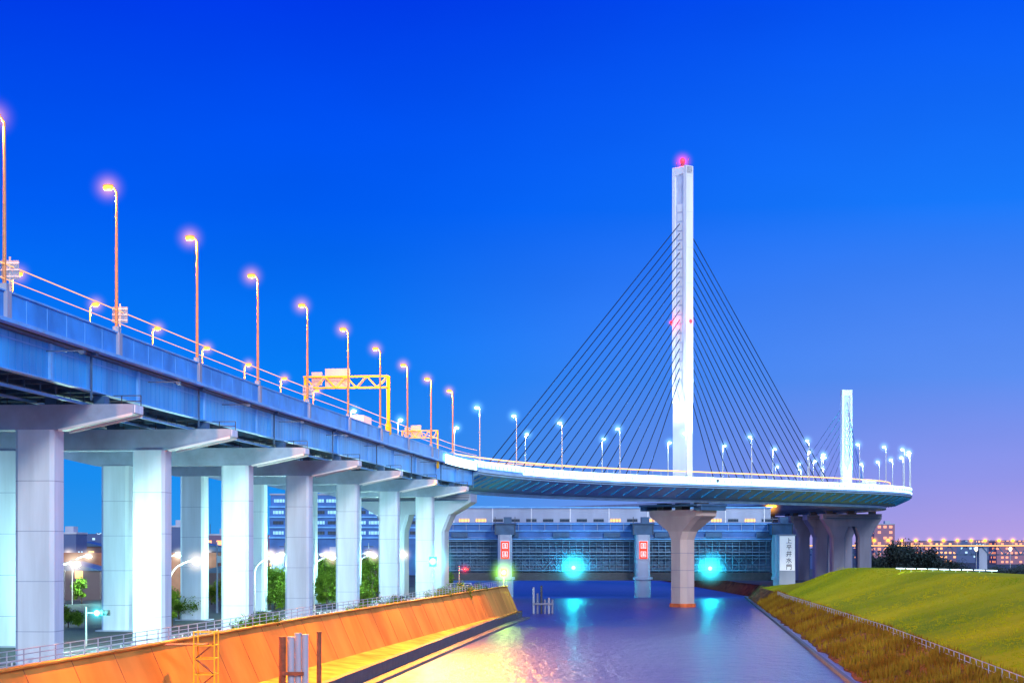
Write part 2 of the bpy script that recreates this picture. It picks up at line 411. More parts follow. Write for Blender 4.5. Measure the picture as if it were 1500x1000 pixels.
pyl,c1,t1,n1=build_pylon(p1,T1,ZT1,hz(590,p1.y),PA,PBW,ZR,'tall_pylon')
pyl2,c2,t2,n2=build_pylon(p2,T2,ZT2,ZR+9,2.4,3.4,ZR,'short_pylon')
cz=Vector((c1.x,c1.y,ZT1))
for k,h_ in((1,2.2),(-1,1.6)):
    m_=MB(); m_.cyl(cz+n1*(2.2*k)-Vector((0,0,.3)),cz+n1*(2.2*k)+Vector((0,0,h_)),.06,.03,'dark'); mkobj('lightning_rod',m_,cb)
m_=MB(); m_.cyl(cz-Vector((0,0,.1)),cz+Vector((0,0,1.0)),.5,.5,'dark'); m_.ell(cz+Vector((0,0,1.5)),(.65,.65,.85),'red'); mkobj('obstruction_light',m_,cb); halo(cb,cz+Vector((0,0,1.5)),3.8,'hz_red')
light(cb,cz+Vector((0,-1.5,3)),4000,(1,.02,.05),.4)
zm=hz(472,p1.y)
for k in(-1,1):
    m_=MB(); q=c1+n1*(k*2.3)-t1*(PA/2+.5)+Vector((0,0,zm)) if k<0 else c1+n1*2.9+Vector((0,0,zm))
    m_.ell(q,(.4,.4,.45),'red'); m_.box(q-Vector((0,0,.5)),(.4,.4,.3),'dark'); mkobj('obstruction_light',m_,cb)
    halo(cb,q,1.8,'hz_red'); light(cb,q+Vector((.2,-.9,0)),350,(1,.02,.06),.3)
# stay cables
nC=17
sl0=s_px(703,13,S_END-30,S_P1); sl1=s_px(945,13,S_END,S_P1)
sr0=s_px(1219,13,S_P1,S_TIP); sr1=s_px(1048,13,S_P1,S_TIP)
za0,za1=hz(328,p1.y),hz(552,p1.y)
for i in range(nC):
    f=i/(nC-1)
    for sgn,sa,sb in((-1,sl0,sl1),(1,sr0,sr1)):
        s=sa+(sb-sa)*f
        m_=MB(); g=off(s,13,ZR+.4)
        top=c1+t1*(sgn*(PA/2-.3))+Vector((0,0,za0+(za1-za0)*f))
        m_.cyl(g,top,.115,.115,'cable',6); m_.cyl(g,g+(top-g).normalized()*2.2,.24,.22,'white',8)
        mkobj('stay_cable',m_,cb)
for i in range(7):
    f=i/6
    for sgn in(-1,1):
        s=S_P2+sgn*(62-40*f); m_=MB(); g=off(s,13,ZR+.4)
        top=c2+t2*(sgn*.9)+Vector((0,0,ZT2-4-14*f)); m_.cyl(g,top,.08,.08,'cable2',6); mkobj('stay_cable',m_,cb)
def oct_ring(c,t,n,a,b,ch,z): 
    L=[(-a/2+ch,-b/2),(a/2-ch,-b/2),(a/2,-b/2+ch),(a/2,b/2-ch),(a/2-ch,b/2),(-a/2+ch,b/2),(-a/2,b/2-ch),(-a/2,-b/2+ch)]
    return [c+t*u+n*v+Vector((0,0,z)) for u,v in L]
rp=thing('river_pier','flared concrete river pier carrying the tall pylon','bridge pier')
mb=MB(); zz=lambda y: hz(y,p1.y)
rings=[(-3,5.0,5.6,1.2),(zz(790),5.0,5.6,1.2),(zz(778),5.4,7.4,1.2),(zz(762),7,15,1.2),(zz(756),7.5,18.5,1.2),(zz(747),7.5,18.5,1.0)]
mb.loft([oct_ring(c1,t1,n1,a,b,ch,z) for z,a,b,ch in rings],'warmconc')
for z_ in (zz(860),zz(835),zz(810)): mb.loft([oct_ring(c1,t1,n1,5.02,5.62,1.2,z_),oct_ring(c1,t1,n1,5.02,5.62,1.2,z_+.1)],'pedestal')
mkobj('flared_column',mb,rp)
mb=MB()
for k in(-1,0,1): mb.box(c1+n1*(k*6.5)+Vector((0,0,(zz(747)+ZB-4.0)/2)),(3,2.4,ZB-4.0-zz(747)),'dark',t1)
mkobj('bearing',mb,rp)
mb=MB(); mb.loft([oct_ring(c1,t1,n1,5.5,6.2,1.2,-.5),oct_ring(c1,t1,n1,5.5,6.2,1.2,.9)],'orangefoot'); mkobj('painted_footing',mb,rp)
mb=MB(); mb.loft([oct_ring(c1,t1,n1,11,22,.8,zz(742)),oct_ring(c1,t1,n1,11,22,.8,zz(739))],'steel2')
for k in(-1,1):
    a=c1+n1*(k*9.5)+Vector((0,0,zz(744.5))); mb.box(a,(9,2.4,1.2),'steel2',t1)
for v in(-10.9,10.9):
    for z_ in(735,732): mb.beam(c1+n1*v-t1*5.4+Vector((0,0,zz(z_))),c1+n1*v+t1*5.4+Vector((0,0,zz(z_))),.1,.1,'dark')
mkobj('inspection_platform',mb,rp)
def bent(s,label,zg=3,hw_=9.5,cm='pedestal'):
    o=thing('bridge_pier',label,'bridge pier','concrete piers under the curved bridge')
    mb=MB(); p=off(s,13); T=at(s)[1]; t=Vector((T.x,T.y,0)); n=Vector((T.y,-T.x,0)); c=Vector((p.x,p.y,0))
    for k in(-1,1): mb.loft([oct_ring(c+n*(k*4.2),t,n,4,4.4,.5,zg-3),oct_ring(c+n*(k*4.2),t,n,4,4.4,.5,ZB-12),oct_ring(c+n*(k*4.4),t,n,4.6,7.0,.5,ZB-8.6)],cm)
    mkobj('column',mb,o)
    mb=MB(); pr=[(-hw_,ZB-6.2),(-7.9,ZB-8.6),(7.9,ZB-8.6),(hw_,ZB-6.2),(hw_,ZB-4.6),(-hw_,ZB-4.6)]
    mb.loft([[c+n*u+t*q+Vector((0,0,z)) for u,z in pr] for q in(-2.4,2.4)],cm)
    for u in(-7,0,7): mb.box(c+n*u+Vector((0,0,ZB-4.1)),(2,2,1),'dark',t)
    mb.box(c+Vector((0,0,ZB-5.9))-t*2.9,(.8,2*hw_-1,.15),'steel2',t)
    for z_ in(-5.3,-4.8): mb.beam(c-t*3.2-n*hw_+Vector((0,0,ZB+z_)),c-t*3.2+n*hw_+Vector((0,0,ZB+z_)),.08,.08,'dark')
    mkobj('pier_cap',mb,o)
bent(S_P2-6,'grey concrete pier under the short pylon'); bent(S_P2+16,'grey concrete pier beneath the bend of the bridge')
bent(S_P2+34,'grey concrete pier beneath the curved bridge'); bent(S_P2+54,'grey concrete pier beneath the curved bridge'); bent(S_END+1,'grey concrete pier where highway meets the cable bridge',5,12,'lav')

# ------------------------------------------------ street lamps
def make_lamp(name,label,lens,lcol,energy,hh,group,arm=1.6,pm='poleo',sz=1.0,hk=None,hr=1.6):
    o=thing(name,label,'street lamp',group)
    mb=MB(); mb.cyl((0,0,0),(0,0,hh-.4),.15,.09,pm,8); mb.box((0,0,.3),(.5,.5,.9),'lav')
    mb.cyl((0,0,hh-.4),(arm*.3,0,hh-.06),.08,.07,pm,8); mb.cyl((arm*.3,0,hh-.06),(arm,0,hh+.05),.07,.06,pm,8)
    mkobj('pole',mb,o)
    mb=MB(); mb.ell((arm,0,hh+.15),(.5*sz,.24*sz,.12),pm); mb.ell((arm,0,hh-.02),(.46*sz,.32*sz,.24*sz),lens); mkobj('lamp_head',mb,o)
    if hk: halo(o,(arm,0,hh),hr,hk)
    light(o,(arm,0,hh-.8),energy,lcol,.35)
    return o
ORG=(1,.26,.02); WHT=(.50,.85,1)
def place(o,first,s,d,z,flip=False):
    p=off(s,d,z); t=at(s)[1]; r=math.atan2(t.x,-t.y)+(math.pi if flip else 0)
    if first: o.location=p; o.rotation_euler=(0,0,r); return o
    return clone(o,p,r)
l1=make_lamp('highway_lamp','tall sodium street lamp glowing orange on the highway parapet','lorange',ORG,22000,12,'orange lamps along the highway',.7,'poleo',.95,'hz_orange',2.0)
i=0; s=S0
while s<S_END+2: place(l1,i==0,s,.1,ZP-.3); s+=LSP; i+=1
sN=s
l2=make_lamp('highway_lamp','sodium street lamp glowing orange beyond the highway traffic','lorange',ORG,7000,12,'orange lamps along the highway',.7,'poleo',1,'hz_orange',1.9)
sf=s_y(213,25.8)-LSP
for i in range(7): place(l2,i==0,sf+LSP*i,25.8,ZP-.3,True)
l3=make_lamp('bridge_lamp','slender white lit lamp on the cable bridge parapet','whitel',WHT,3000,11.0,'white lamps along the bridge',.6,'pole',1.2,'hz_cool',2.6)
i=0; s=sN
while s<S_P2+70: place(l3,i==0,s,.1,ZP-.6); s+=LSP*(1 if s<S_TIP-70 else .65); i+=1
l4=make_lamp('bridge_lamp','white lit lamp on the far parapet of the bridge','whitel',WHT,3000,10.5,'white lamps along the bridge',.6,'pole',1.3,'hz_cool',2.6)
i=0; s=sf+LSP*7
while s<S_P2+40: place(l4,i==0,s,25.8,ZP-.6,True); s+=LSP; i+=1

# added floodlights, no such fixtures known: one beam onto the wall, one over the river
wf=thing('wall_floodlight','small sodium floodlight on a bracket shining onto the flood wall','floodlight','sodium floodlights on the highway edge')
mb=MB(); mb.beam((0,0,0),(-2.6,0,0),.08,.08,'steel2'); mkobj('bracket',mb,wf)  # bracket of the added floodlight
mb=MB(); mb.box((-2.7,0,-.1),(.35,.4,.25),'steel2'); mb.box((-2.7,0,-.24),(.28,.3,.02),'steel2'); mkobj('housing',mb,wf)
sp=light(wf,(-2.7,0,-.4),185000,(1,.26,.004),.25,'SPOT','flood_beam'); sp.data.spot_size=math.radians(84); sp.data.spot_blend=.9; sp.rotation_euler=(0,math.radians(24),0)
sp2=light(wf,(-2.9,0,-.45),150000,(1,.30,.01),.8,'SPOT','river_beam'); sp2.data.spot_size=math.radians(58); sp2.data.spot_blend=.8
sp2.rotation_euler=Vector((-.52,1.0,-.42)).to_track_quat('-Z','Y').to_euler()   # local +y runs back toward the near end of the river
for i in range(10):
    s=s_y(104)+i*24.3; p=off(s,.3,ZR-1.4); t=at(s)[1]; r=math.atan2(t.x,-t.y)
    if i==0: wf.location=p; wf.rotation_euler=(0,0,r)
    else: clone(wf,p,r)

# pylon floodlights
for (o_,en,cl_) in ((c1+n1*13-t1*1,170000,(.75,.9,1)),(c1-t1*14-n1*1,100000,(.65,.8,1)),(c2+n2*9-t2*6,90000,(.05,1,.5))):
    fl=thing('floodlight','small floodlight aimed up at the white pylon','floodlight','pylon floodlights',loc=(o_.x,o_.y,ZR+.1))
    mb=MB(); mb.box((0,0,.3),(.3,.3,.6),'dark'); mb.box((0,0,.75),(.8,.6,.5),'dark'); mkobj('housing',mb,fl)
    sp=light(fl,(0,0,1.4),en,cl_,.3,'SPOT','flood_beam')
    tall=o_.y<500
    tgt=(c1 if tall else c2)+Vector((0,0,ZR+((ZT1 if tall else ZT2)-ZR)*.66))
    dr=tgt-Vector((o_.x,o_.y,ZR+1.5)); sp.rotation_euler=dr.to_track_quat('-Z','Y').to_euler(); sp.data.spot_size=math.radians(60); sp.data.spot_blend=.8

# ------------------------------------------------ gantry and signs on highway
sg=s_px(569,.2,s_y(240),s_y(300)); pg=off(sg,0,0); tg=at(sg)[1]; rg=math.atan2(tg.x,-tg.y)
ga=thing('sign_gantry','yellow lit truss sign gantry spanning one carriageway','sign gantry',loc=(pg.x,pg.y,ZP-.2),rz=rg)
mb=MB(); mb.box((.2,0,4.1),(.5,.5,9.0),'yellow'); mb.box((13,0,4.1),(.35,.35,9.0),'yellow'); mb.box((.2,0,.6),(.8,.8,1.6),'yellow')
mkobj('gantry_leg',mb,ga)
mb=MB()
for y in(-.5,.5):
    for z in(6.9,8.6): mb.beam((.2,y,z),(13.2,y,z),.16,.16,'yellow')
    for k in range(8):
        x=.3+k*1.6; a,b=(6.9,8.6) if k%2 else (8.6,6.9); mb.beam((x,y,a),(x+1.6,y,b),.1,.1,'yellow'); 
for k in range(9): mb.beam((.3+k*1.6,-.5,6.9),(.3+k*1.6,.5,6.9),.08,.08,'yellow')
mkobj('truss_beam',mb,ga)
mb=MB(); 
for x0,w,h in((8.2,3.8,3.0),(11.4,1.6,2.0)):
    mb.box((x0,-.85,8.4),(w,.1,h),'lav')
    for k in range(4): mb.box((x0,-.93,8.4-h/2+.3+k*(h-.6)/3),(w,.05,.12),'white')
    for k in range(5): mb.box((x0-w/2+.2+k*(w-.4)/4,-.92,8.4),(.1,.03,h),'white')
mkobj('sign_board',mb,ga)
light(ga,(4,-2.5,6.0),1100,(1,.6,.08),.4)
g2=clone(ga,off(sg+47,0,ZP-3.2),math.atan2(at(sg+47)[1].x,-at(sg+47)[1].y)); g2['label']='smaller yellow truss gantry farther along the highway'; g2.scale=(.5,.5,.75)
sb=thing('road_sign','white road sign board seen from behind on the parapet','road sign','sign boards on the highway edge')
mb=MB(); mb.beam((0,0,0),(0,0,2.6),.12,.12,'pole'); mkobj('post',mb,sb)
mb=MB(); mb.box((0,0,1.7),(1.25,.08,1.3),'lav'); 
for z in(1.25,1.7,2.15): mb.box((0,-.07,z),(1.25,.05,.08),'white')
mkobj('sign_board',mb,sb)
for i,ls in enumerate((S0+1.5,S0+LSP+1.5,S0+LSP*4+1.2)):
    p=off(ls,.3,ZP-.1)
    if i==0: sb.location=p
    else: clone(sb,p,0)

# trucks on the deck
tr=thing('box_truck','white box truck driving on the elevated road','truck','trucks on the road')
mb=MB(); mb.box((-1,0,2.3),(6.2,2.3,2.6),'white'); mb.box((-1,0,.85),(6.4,1.0,.25),'dark'); mkobj('cargo_box',mb,tr)
mb=MB(); mb.loft([[(x,y,z) for x,z in((2.2,.6),(4.2,.6),(4.25,1.5),(3.9,2.6),(2.2,2.7))] for y in(-1.1,1.1)],'white'); mb.box((4.12,0,1.95),(.1,1.8,.8),'glass'); mkobj('cab',mb,tr)
for x in(-3,-1.9,3.1):
    for y in(-1,1):
        mb=MB(); mb.cyl((x,y-.15,.5),(x,y+.15,.5),.5,.5,'dark',14); mkobj('wheel',mb,tr)
for y in(-.85,.85):
    mb=MB(); mb.ell((4.27,y,.95),(.08,.2,.14),'warml'); mkobj('headlight',mb,tr)
def on_road(o,first,s,d,back):
    p=off(s,d,ZR+.02); t=at(s)[1]; r=math.atan2(t.y,t.x)+(math.pi if back else 0)
    if first: o.location=p; o.rotation_euler=(0,0,r)
    else: clone(o,p,r)
for i,(s,d,b) in enumerate(((sg-8,3.2,True),(S_P1+85,9.5,True))): on_road(tr,i==0,s,d,b)

# ------------------------------------------------ water
wm=bpy.data.materials.new('river_water'); wm.use_nodes=True; nt=wm.node_tree; b=nt.nodes['Principled BSDF']
b.inputs['Base Color'].default_value=(.03,.02,.17,1); b.inputs['Roughness'].default_value=.30; b.inputs['IOR'].default_value=1.33
b.inputs['Specular IOR Level'].default_value=.42
tc=nt.nodes.new('ShaderNodeTexCoord'); mp=nt.nodes.new('ShaderNodeMapping'); mp.inputs['Scale'].default_value=(.45,.16,1)
n1_=nt.nodes.new('ShaderNodeTexNoise'); n1_.inputs['Scale'].default_value=1; n1_.inputs['Detail'].default_value=7; n1_.inputs['Roughness'].default_value=.62
bp=nt.nodes.new('ShaderNodeBump'); bp.inputs['Strength'].default_value=.8; bp.inputs['Distance'].default_value=.6
nt.links.new(tc.outputs['Object'],mp.inputs[0]); nt.links.new(mp.outputs[0],n1_.inputs['Vector']); nt.links.new(n1_.outputs['Fac'],bp.inputs['Height']); nt.links.new(bp.outputs[0],b.inputs['Normal'])
M['water']=wm
mb=MB(); mb.add([(-400,-50,0),(900,-50,0),(900,1400,0),(-400,1400,0)],[(0,1,2,3)],'water')
o=mkobj('water',mb); tag(o,'calm violet blue river reflecting lamps','river',kind='structure')

# ------------------------------------------------ left side: ground, wall, berm
WT=[(-40.5,60),(-33.4,115),(-28.7,155.6),(-23.4,203),(-14.5,268),(-6.3,328),(-.7,367)]
WT=[(x-.3,y) for x,y in WT]
BE=[(-34,60),(-24.5,115),(-20.4,155.6),(-15.9,203),(-9.5,268),(-3.2,330),(2.2,378)]
def strip(a,za,bb,zb): 
    n=len(a); vs=[(x,y,za) for x,y in a]+[(x,y,zb) for x,y in bb]
    return vs,[(i,i+1,n+i+1,n+i) for i in range(n-1)]
LF=[(-20,420),(-24,541),(-26,900)]
gl=[(-.3+x,y) for x,y in WT]
mb=MB(); A=gl+[(-2,372)]+LF; n=len(A)
vs=[(x,y,GZ) for x,y in A]+[(-3500,y,GZ) for x,y in A]
mb.add(vs,[(i,i+1,n+i+1,n+i) for i in range(n-1)],'ground')
vs=[(x,y,GZ) for x,y in A]+[(x,y,-2) for x,y in A]; mb.add(vs,[(i,i+1,n+i+1,n+i) for i in range(n-1)],'bermedge')
tag(mkobj('ground',mb),'flat riverside ground beneath the highway','ground',kind='structure')
mb=MB(); mb.add([(-6000,900,3),(6000,900,3),(9000,12000,3),(-9000,12000,3),(-6000,900,-1),(6000,900,-1)],[(0,1,2,3),(4,5,1,0)],'ground')
tag(mkobj('ground',mb),'distant flat city ground reaching the horizon','ground',kind='structure')
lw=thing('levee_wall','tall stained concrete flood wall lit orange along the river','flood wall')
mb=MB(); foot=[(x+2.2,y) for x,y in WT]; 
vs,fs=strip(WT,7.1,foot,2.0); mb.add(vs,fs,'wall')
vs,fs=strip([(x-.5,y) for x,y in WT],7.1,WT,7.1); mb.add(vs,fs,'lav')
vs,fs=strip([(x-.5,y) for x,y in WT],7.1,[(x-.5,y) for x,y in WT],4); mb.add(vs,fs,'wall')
# end return of the wall, stepping down toward the bank
e0=WT[-1]; mb.loft([[(e0[0]-.5,367,1),(e0[0]+2.2,367,1),(e0[0]+2.2,367,2),(e0[0],367,7.1),(e0[0]-.5,367,7.1)],[(e0[0]-2.0,378,1),(e0[0]+1.2,378,1),(e0[0]+1.2,378,1.6),(e0[0]-.8,378,3.4),(e0[0]-2.0,378,3.4)]],'bermedge')
def wpt(L,y):
    for (x0,y0),(x1,y1) in zip(L,L[1:]):
        if y0<=y<=y1: return x0+(x1-x0)*(y-y0)/(y1-y0)
    return L[0][0] if y<L[0][1] else L[-1][0]
mkobj('wall_face',mb,lw)
mb=MB(); y=66
while y<366:
    x=wpt(WT,y); mb.beam((x+.05,y,7.0),(x+2.2,y,2.02),.06,.05,'rust'); y+=9
mkobj('wall_joint',mb,lw)
mb=MB()
for (a,b_) in zip(WT,WT[1:]): mb.beam((a[0]-.1,a[1],7.16),(b_[0]-.1,b_[1],7.16),.7,.14,'berm')
mkobj('coping',mb,lw)
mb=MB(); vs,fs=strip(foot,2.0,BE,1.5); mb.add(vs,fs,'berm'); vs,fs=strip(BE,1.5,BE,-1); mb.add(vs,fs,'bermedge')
vs,fs=strip([(x-.8,y) for x,y in BE],1.75,BE,1.75); mb.add(vs,fs,'bermedge')
vs,fs=strip([(x-.8,y) for x,y in BE],1.75,[(x-.8,y) for x,y in BE],1.4); mb.add(vs,fs,'bermedge'); vs,fs=strip(BE,1.75,BE,1.5); mb.add(vs,fs,'bermedge')
vs,fs=strip([(x+1.6,y) for x,y in BE],.35,[(x,y) for x,y in BE],.35); mb.add(vs,fs,'bermedge'); vs,fs=strip([(x+1.6,y) for x,y in BE],.35,[(x+2.0,y) for x,y in BE],-1); mb.add(vs,fs,'bermedge')
mb.add([(BE[-1][0],378,1.5),(foot[-1][0],367,2),(foot[-1][0]-4,372,2),(BE[-1][0]-6,378,-1),(BE[-1][0],378,-1)],[(0,1,2),(0,2,3,4)],'bermedge')
tag(mkobj('pavement',mb),'concrete berm walkway at the foot of the flood wall','walkway',kind='structure')
mb=MB(); rd=[(x-8,y) for x,y in WT]; rd2=[(x-15,y) for x,y in WT]; vs,fs=strip(rd2,GZ+.006,rd,GZ+.006); mb.add(vs,fs,'asphalt')
tag(mkobj('road',mb),'asphalt riverside road under the highway','road',kind='structure')
mb=MB()
for y in range(70,360,8):
    x=wpt(WT,y)-11.5; x2=wpt(WT,y+4)-11.5; mb.add([(x-.08,y,GZ+.012),(x+.08,y,GZ+.012),(x2+.08,y+4,GZ+.012),(x2-.08,y+4,GZ+.012)],[(0,1,2,3)],'white')
tag(mkobj('road_marking',mb),'white dashed centre line on the riverside road','road marking',kind='structure')

def fence(name,label,pts,gap,hh,m,thick=.07,rails=(.35,.7,1.0),maxp=98):
    o=thing(name,label,'fence')
    P=[]
    for a,b_ in zip(pts,pts[1:]):
        a=Vector(a); b_=Vector(b_); k=int((b_-a).length/gap)
        for i in range(k): P.append(a.lerp(b_,i/k))
    P.append(Vector(pts[-1]))
    pm=MB(); pm.beam((0,0,0),(0,0,hh),thick*1.4,thick*1.4,m); pm=pm.mesh('post')
    for p in P[:maxp]:
        q=bpy.data.objects.new('post',pm); q.location=p; COL.objects.link(q); q.parent=o
    mb=MB()
    for a,b_ in zip(P,P[1:]):
        for r in rails: mb.beam(a+Vector((0,0,hh*r-.03)),b_+Vector((0,0,hh*r-.03)),thick,thick,m)
    mkobj('rail',mb,o)
    return o
fence('railing','low metal railing along the top of the flood wall',[(x-.2,y,7.2) for x,y in WT if y>100],2.8,1.15,'lav',.06)
fence('railing','white guard rail beside the riverside road',[(x-7.4,y,GZ) for x,y in WT if y>100],3.0,1.0,'white',.08,rails=(.6,1.0))

# ------------------------------------------------ right embankment
wl=lambda y: 38+(y-198)*.0963
FX=[(39.7,100),(45,158.6),(53.7,254),(65,423),(70,480),(73,530)]
CX=[(68,100),(74,158),(82,254),(86,300),(86,386),(83,450),(80,480),(78,530)]
CZ=[(10,100),(10,440),(8.6,460),(5.5,485),(3.6,530)]
mbg=MB(); mbd=MB(); rows=[]; 
for i in range(0,87):
    y=100+i*5
    for (z0,y0),(z1,y1) in zip(CZ,CZ[1:]):
        if y0<=y<=y1: z=z0+(z1-z0)*(y-y0)/(y1-y0)
    rows.append((y,wl(y),wpt(FX,y),wpt(CX,y),z))
k=17; vs=[]
for (y,w,f,c,z) in rows:
    for j in range(k):
        u=j/(k-1)
        vs.append((f+1.5+(c-f-1.5)*u,y,3+(z-3)*u+random.uniform(-.06,.06)))
    vs.append((c+4,y,z+.1)); vs.append((c+12,y,z)); vs.append((c+30,y,3.9))
kk=k+3; fs=[(i*kk+j,i*kk+j+1,(i+1)*kk+j+1,(i+1)*kk+j) for i in range(len(rows)-1) for j in range(kk-1)]
mbg.add(vs,fs,'grass'); o=mkobj('hill',mbg); tag(o,'grassy river levee slope with yellow green turf','levee',kind='structure')
o.data.polygons.foreach_set('use_smooth',[True]*len(o.data.polygons))
vs=[]; k=9
for (y,w,f,c,z) in rows:
    for j in range(k):
        u=j/(k-1); vs.append((w+(f+1.5-w)*u+random.uniform(-.25,.25)*(0<j<k-1),y,-.4+3.4*min(1,u*1.15)+random.uniform(-.25,.25)*(0<j<k-2)))
fs=[(i*k+j,i*k+j+1,(i+1)*k+j+1,(i+1)*k+j) for i in range(len(rows)-1) for j in range(k-1)]
mbd.add(vs,fs,'dirt'); tag(mkobj('terrain',mbd),'rough weedy river bank below the fence','river bank',kind='structure')
mb=MB()
for a,b_ in zip(rows,rows[1:]): mb.beam((a[1]-.3,a[0],.25),(b_[1]-.3,b_[0],.25),.5,.5,'bermedge')
tag(mkobj('kerb',mb),'concrete edging along the waterline','kerb',kind='structure')
mb=MB(); mb.add([(108,60,3.85),(3500,60,3.85),(3500,900,3.85),(66,900,3.85),(76,528,3.5),(108,528,3.85)],[(0,1,2,3,4,5)],'ground')
mb.add([(76,528,3.5),(66,900,3.85),(64,900,-1),(72,528,-1)],[(0,1,2,3)],'dirt')
mb.add([(72,528,-1),(76,528,3.5),(108,528,3.85),(108,528,-1)],[(0,1,2,3)],'dirt')
tag(mkobj('ground',mb),'low ground behind the grassy levee','ground',kind='structure')
fence('railing','pale low fence along the foot of the grassy levee',[(wpt(FX,y),y,2.75) for y in (130,158,190,222,254,296,338,380,423,450)],3.3,1.2,'lav',.06,rails=(.5,1.0))
def tufts(name,label,m,n,fn,h0,h1):
    mb=MB(); vs=[]; fs=[]
    for i in range(n):
        x,y,z=fn(); 
        for q in range(5):
            a=random.uniform(0,6.28); h=random.uniform(h0,h1); w=.05+.04*h; dx=random.uniform(-.3,.3)*h; dy=random.uniform(-.3,.3)*h
            ox=random.uniform(-.25,.25); oy=random.uniform(-.25,.25); o_=len(vs)
            vs+= [(x+ox-w*math.cos(a),y+oy-w*math.sin(a),z-.05),(x+ox+w*math.cos(a),y+oy+w*math.sin(a),z-.05),(x+ox+dx,y+oy+dy,z+h)]
            fs.append((o_,o_+1,o_+2))
    mb.add(vs,fs,m); return tag(mkobj(name,mb),label,'grass',kind='stuff')
def fb():
    while True:
        y=140+(random.random()**1.6)*330; w=wl(y); f=wpt(FX,y); u=random.uniform(.12,1.0)
        if random.random()< .35+.65*(math.sin(y*.31+u*5)*math.sin(y*.13+2)>-.2): return (w+(f+1.5-w)*u,y,-.4+3.4*min(1,u*1.15))
tufts('weeds','dry brown weeds on the river bank','dry',5500,fb,.3,1.2)
def fg():
    y=140+(random.random()**1.6)*310; f=wpt(FX,y)+1.5; c=wpt(CX,y); u=random.random(); return (f+(c-f)*u,y,3+7*u)
tufts('grass','short yellow green grass blades on the levee','grassy',14000,fg,.05,.18)

# ------------------------------------------------ floodgate
fgt=thing('floodgate','wide steel river floodgate with concrete towers and control gallery','floodgate')
D=541; X0=-24; X1=84
Z=lambda y: hz(y,D)
mb=MB(); mb.box(((X0+X1)/2,548,(Z(790)+Z(765))/2),(X1-X0,12,Z(765)-Z(790)),'gateblue')
for z in(Z(765)-.4,Z(777),Z(789)): mb.box(((X0+X1)/2,541.8,z),(X1-X0,.5,.28),'ledge')
for k in range(28): mb.box((X0+2+k*4,541.6,Z(771)),(.12,.12,2.2),'lav')
for k in range(7): mb.box((X0+8+k*15.5,541.5,Z(783)),(5,.8,1.4),'steel2')
mb.beam((X0,541.6,Z(765)+1.1),(X1,541.6,Z(765)+1.1),.1,.1,'lav')
mkobj('control_gallery',mb,fgt)
mb=MB(); mb.box(((X0+X1)/2-2,553,(Z(765)+Z(743))/2),(X1-X0-4,8,Z(743)-Z(765)),'lav')
mb.box(((X0+X1)/2-2,553,Z(743)+.2),(X1-X0-3,9,.4),'ledge')
for k in range(9): mb.box((X0+6+k*12,548.9,(Z(765)+Z(743))/2),(.3,.2,Z(743)-Z(765)),'white')
mkobj('upper_wall',mb,fgt)
def wmesh(lm,w,h,sill=True):
    q=MB(); q.box((0,0,0),(w,.12,h),lm)
    if sill: q.box((0,-.02,-h/2-.1),(w+.3,.2,.15),'lav')
    for k in(-1,0,1): q.box((k*w/3.2,-.05,0),(.12,.12,h),'dark')
    return q.mesh('window')
wm1=wmesh('winor',3.2,1.0); wm2=wmesh('glass',3.2,1.0)
for k in range(20):
    x=X0+4+k*5.2
    mkobj('window',wm1 if k in(1,2,10,12,16,18) else wm2,fgt,(x,548.9,Z(761)))
for a,b_ in((X0,-4.4),(.2,37.2),(41.8,79)):
    mb=MB(); cx=(a+b_)/2; w=b_-a
    mb.box((cx,544,(Z(838)+Z(790))/2),(w,1,Z(790)-Z(838)),'gatesteel')
    z=Z(836)
    while z<Z(790): mb.box((cx,542.9,z),(w,1.4,.28),'gatelat'); mb.beam((a,542.1,z+.9),(b_,542.1,z+.9),.08,.08,'gatelat'); z+=1.9
    for z in(Z(835),Z(813),Z(792)): mb.box((cx,541.9,z),(w,.8,.3),'gatelat'); mb.beam((a,541.5,z+1.1),(b_,541.5,z+1.1),.08,.08,'lav')
    x=a+1
    while x<b_: mb.box((x,542.8,(Z(838)+Z(791))/2),(.16,1.3,Z(791)-Z(838)),'gatelat'); x+=2.05
    x=a+1
    while x<b_-4.1: mb.beam((x,542.0,Z(836)),(x+4.1,542.0,Z(813)),.1,.1,'gatelat'); mb.beam((x+4.1,542.0,Z(836)),(x,542.0,Z(813)),.1,.1,'gatelat'); x+=4.1
    mkobj('gate_leaf',mb,fgt)
    mb=MB(); mb.box((cx,543,(Z(850)+Z(838))/2),(w,4,Z(838)-Z(850)-.1),'dark'); mkobj('sill_beam',mb,fgt)
for x in(-2.1,39.5,81.4):
    mb=MB(); mb.loft([chamfer(x,541,4.2,14,.6,Z(846)),chamfer(x,541,4.2,14,.6,Z(783))],'lav')
    mb.cyl((x,536.5,-3),(x,536.5,Z(846)),2.5,2.5,'lav',24)
    mb.cyl((x,536.5,Z(848)),(x,536.5,Z(846)+.4),3.0,3.0,'lav',24)
    mkobj('gate_pier',mb,fgt)
    mb=MB(); mb.box((x,538,(Z(783)+Z(768))/2),(6.0,7,Z(768)-Z(783)-.02),'steel2'); mb.box((x,538,Z(767)),(7.0,8,.3),'steel2'); mb.box((x+.8,538,Z(762)),(2.4,4,2.0),'steel2')
    for u in(-3,3): mb.beam((x+u,534.4,Z(783)),(x+u,534.4,Z(757)),.2,.2,'dark')
    mkobj('hoist_housing',mb,fgt)
